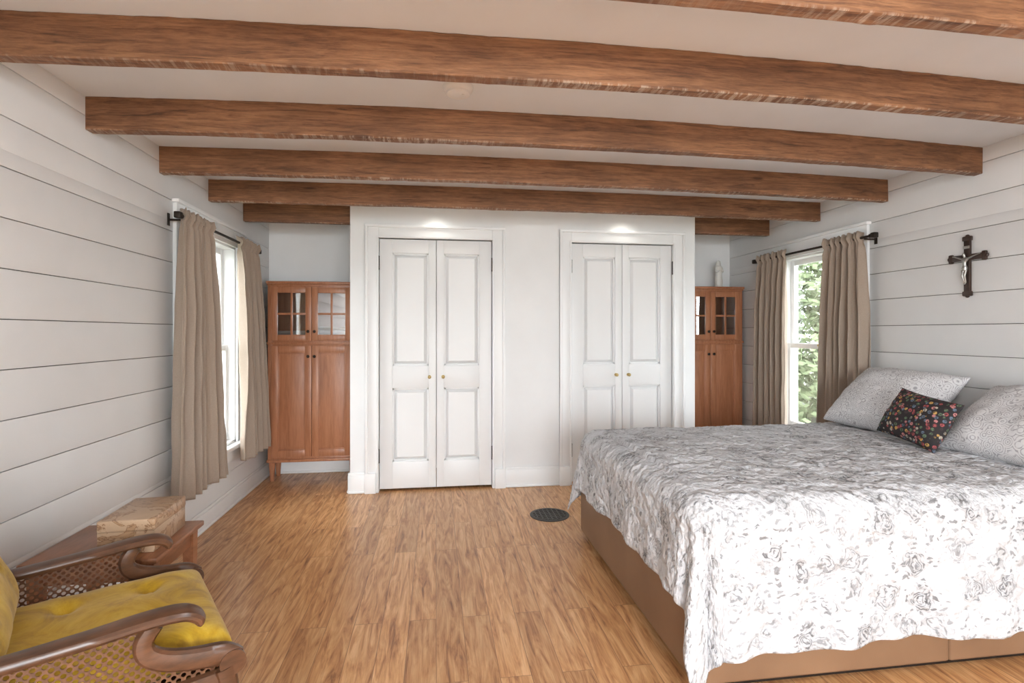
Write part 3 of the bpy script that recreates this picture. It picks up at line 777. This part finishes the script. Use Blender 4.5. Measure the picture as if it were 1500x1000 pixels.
Mb = Matrix.Translation((-0.292, 0, 0.725)) @ Matrix.Rotation(math.radians(-115), 4, 'Y')
b.pillow(0.54, 0.50, 0.19, Mb, 7, 60, 0, tufts=[(-0.1, -0.11), (-0.1, 0.11), (0.1, -0.11), (0.1, 0.11)], pinch=0.0, seed=8, wr=0.003, q=0.42, ts=0.016)
b.done('back_cushion', M_velv, ch)

# ------------------------------------------------------------------ outdoors
b = B(); b.box(-60, 60, -40, 80, -0.6, -0.5); b.done('ground_outside', M_grass)
def tree(name, x, y, h, r, n, seed):
    rnd = random.Random(seed); vs, fs = [], []
    for k in range(n):
        th = rnd.uniform(0, 2*pi); ph = math.acos(rnd.uniform(-1, 1)); rr = r*rnd.uniform(0.35, 1)**0.5
        rr *= 1+0.35*noise.noise(Vector((math.cos(th)*2+seed, math.sin(th)*2, math.cos(ph)*2)))
        p = Vector((x+rr*math.sin(ph)*math.cos(th), y+rr*math.sin(ph)*math.sin(th), h+rr*1.25*math.cos(ph)))
        a = Vector([rnd.gauss(0, 1) for _ in range(3)]).normalized(); e = a.orthogonal().normalized(); s = rnd.uniform(0.07, 0.14)
        i = len(vs); vs += [p-a*s, p+e*s*0.5, p+a*s, p-e*s*0.5]; fs.append((i, i+1, i+2, i+3))
    bm = B(); bm.cyl((x, y, -0.5), (x, y, h), 0.18, 0.08, 10, 1)
    me = bpy.data.meshes.new(name); me.from_pydata([tuple(v) for v in vs], [], fs)
    bm.bm.from_mesh(me); bm.done(name, [M_leaf, M_bark])
tree('tree', 7.0, 10.2, 1.6, 2.0, 9000, 1); tree('tree.001', 11.5, 11.5, 2.2, 2.6, 9000, 2); tree('tree.002', 9.0, 17.5, 2.6, 3.0, 7000, 4)
b = B(); b.box(-9.5, -3.6, 15.5, 22, -0.5, 2.3)
for k in range(14): b.box(-9.52, -3.58, 15.47, 15.5, -0.5+k*0.2, -0.5+k*0.2+0.17)
tb = bmesh.new(); pts = [(-9.8, 15.2, 2.3), (-3.3, 15.2, 2.3), (-6.55, 15.2, 4.2), (-9.8, 22.3, 2.3), (-3.3, 22.3, 2.3), (-6.55, 22.3, 4.2)]
vv = [tb.verts.new(p) for p in pts]
for f in ((0, 1, 2), (3, 5, 4), (0, 2, 5, 3), (1, 4, 5, 2), (0, 3, 4, 1)): tb.faces.new([vv[i] for i in f])
b.add(tb, 1); b.box(-6.2, -5.2, 15.42, 15.5, 0.5, 1.7, 1); b.done('neighbour_house', [M_siding, M_roof])

# ------------------------------------------------------------------ light
w = bpy.data.worlds.new('overcast'); S.world = w; w.use_nodes = True
nt = w.node_tree; nt.nodes.clear()
o = nt.nodes.new('ShaderNodeOutputWorld'); bg = nt.nodes.new('ShaderNodeBackground')
bg.inputs[0].default_value = (0.93, 0.97, 1.0, 1); bg.inputs[1].default_value = 11.5
nt.links.new(bg.outputs[0], o.inputs[0])
def lamp(name, typ, loc, energy, rot=(0, 0, 0), **kw):
    l = bpy.data.lights.new(name, typ); l.energy = energy
    for k, v in kw.items(): setattr(l, k, v)
    ob = bpy.data.objects.new(name, l); ob.location = loc; ob.rotation_euler = rot; S.collection.objects.link(ob); return ob
lamp('rear_fill_light', 'POINT', (0.4, -2.0, 1.5), 190, shadow_soft_size=0.4, color=(0.9, 0.95, 1.0))  # unseen fill light added behind the camera to brighten the interior
# out-of-view overhead fill light plus mount, added for downward light on bed and floor
b = B(); b.lathe([(0.06, 0), (0.06, -0.02), (0.015, -0.03), (0.012, -0.06)], (0.8, 0.37, ZC), 24); b.done('fill_light_mount', M_plast)
lamp('overhead_fill_light', 'POINT', (0.8, 0.37, 2.08), 42, shadow_soft_size=0.13, color=(0.92, 0.96, 1.0))
for i, x in enumerate((0.0, 1.57)):
    b = B(); b.lathe([(0.035, 0), (0.035, -0.012), (0.028, -0.018), (0.026, -0.012)], (x, 4.24, ZC), 24)
    b.done('downlight' if i == 0 else 'downlight.%03d' % i, M_plast)
    lamp('downlight_lamp_%d' % i, 'SPOT', (x, 4.24, ZC-0.03), 1.8, spot_size=2.5, spot_blend=0.8, shadow_soft_size=0.03, color=(1, 0.96, 0.88))

# ------------------------------------------------------------------ camera
cam = bpy.data.cameras.new('camera'); cam.sensor_width = 36; cam.lens = 778/1500*36
cam.shift_y = -13/1500; cam.clip_start = 0.05
co = bpy.data.objects.new('camera', cam); co.location = (0, 0, 1.28); co.rotation_euler = (pi/2, 0, -math.radians(8.12))
S.collection.objects.link(co); S.camera = co
S.view_settings.view_transform = 'Standard'
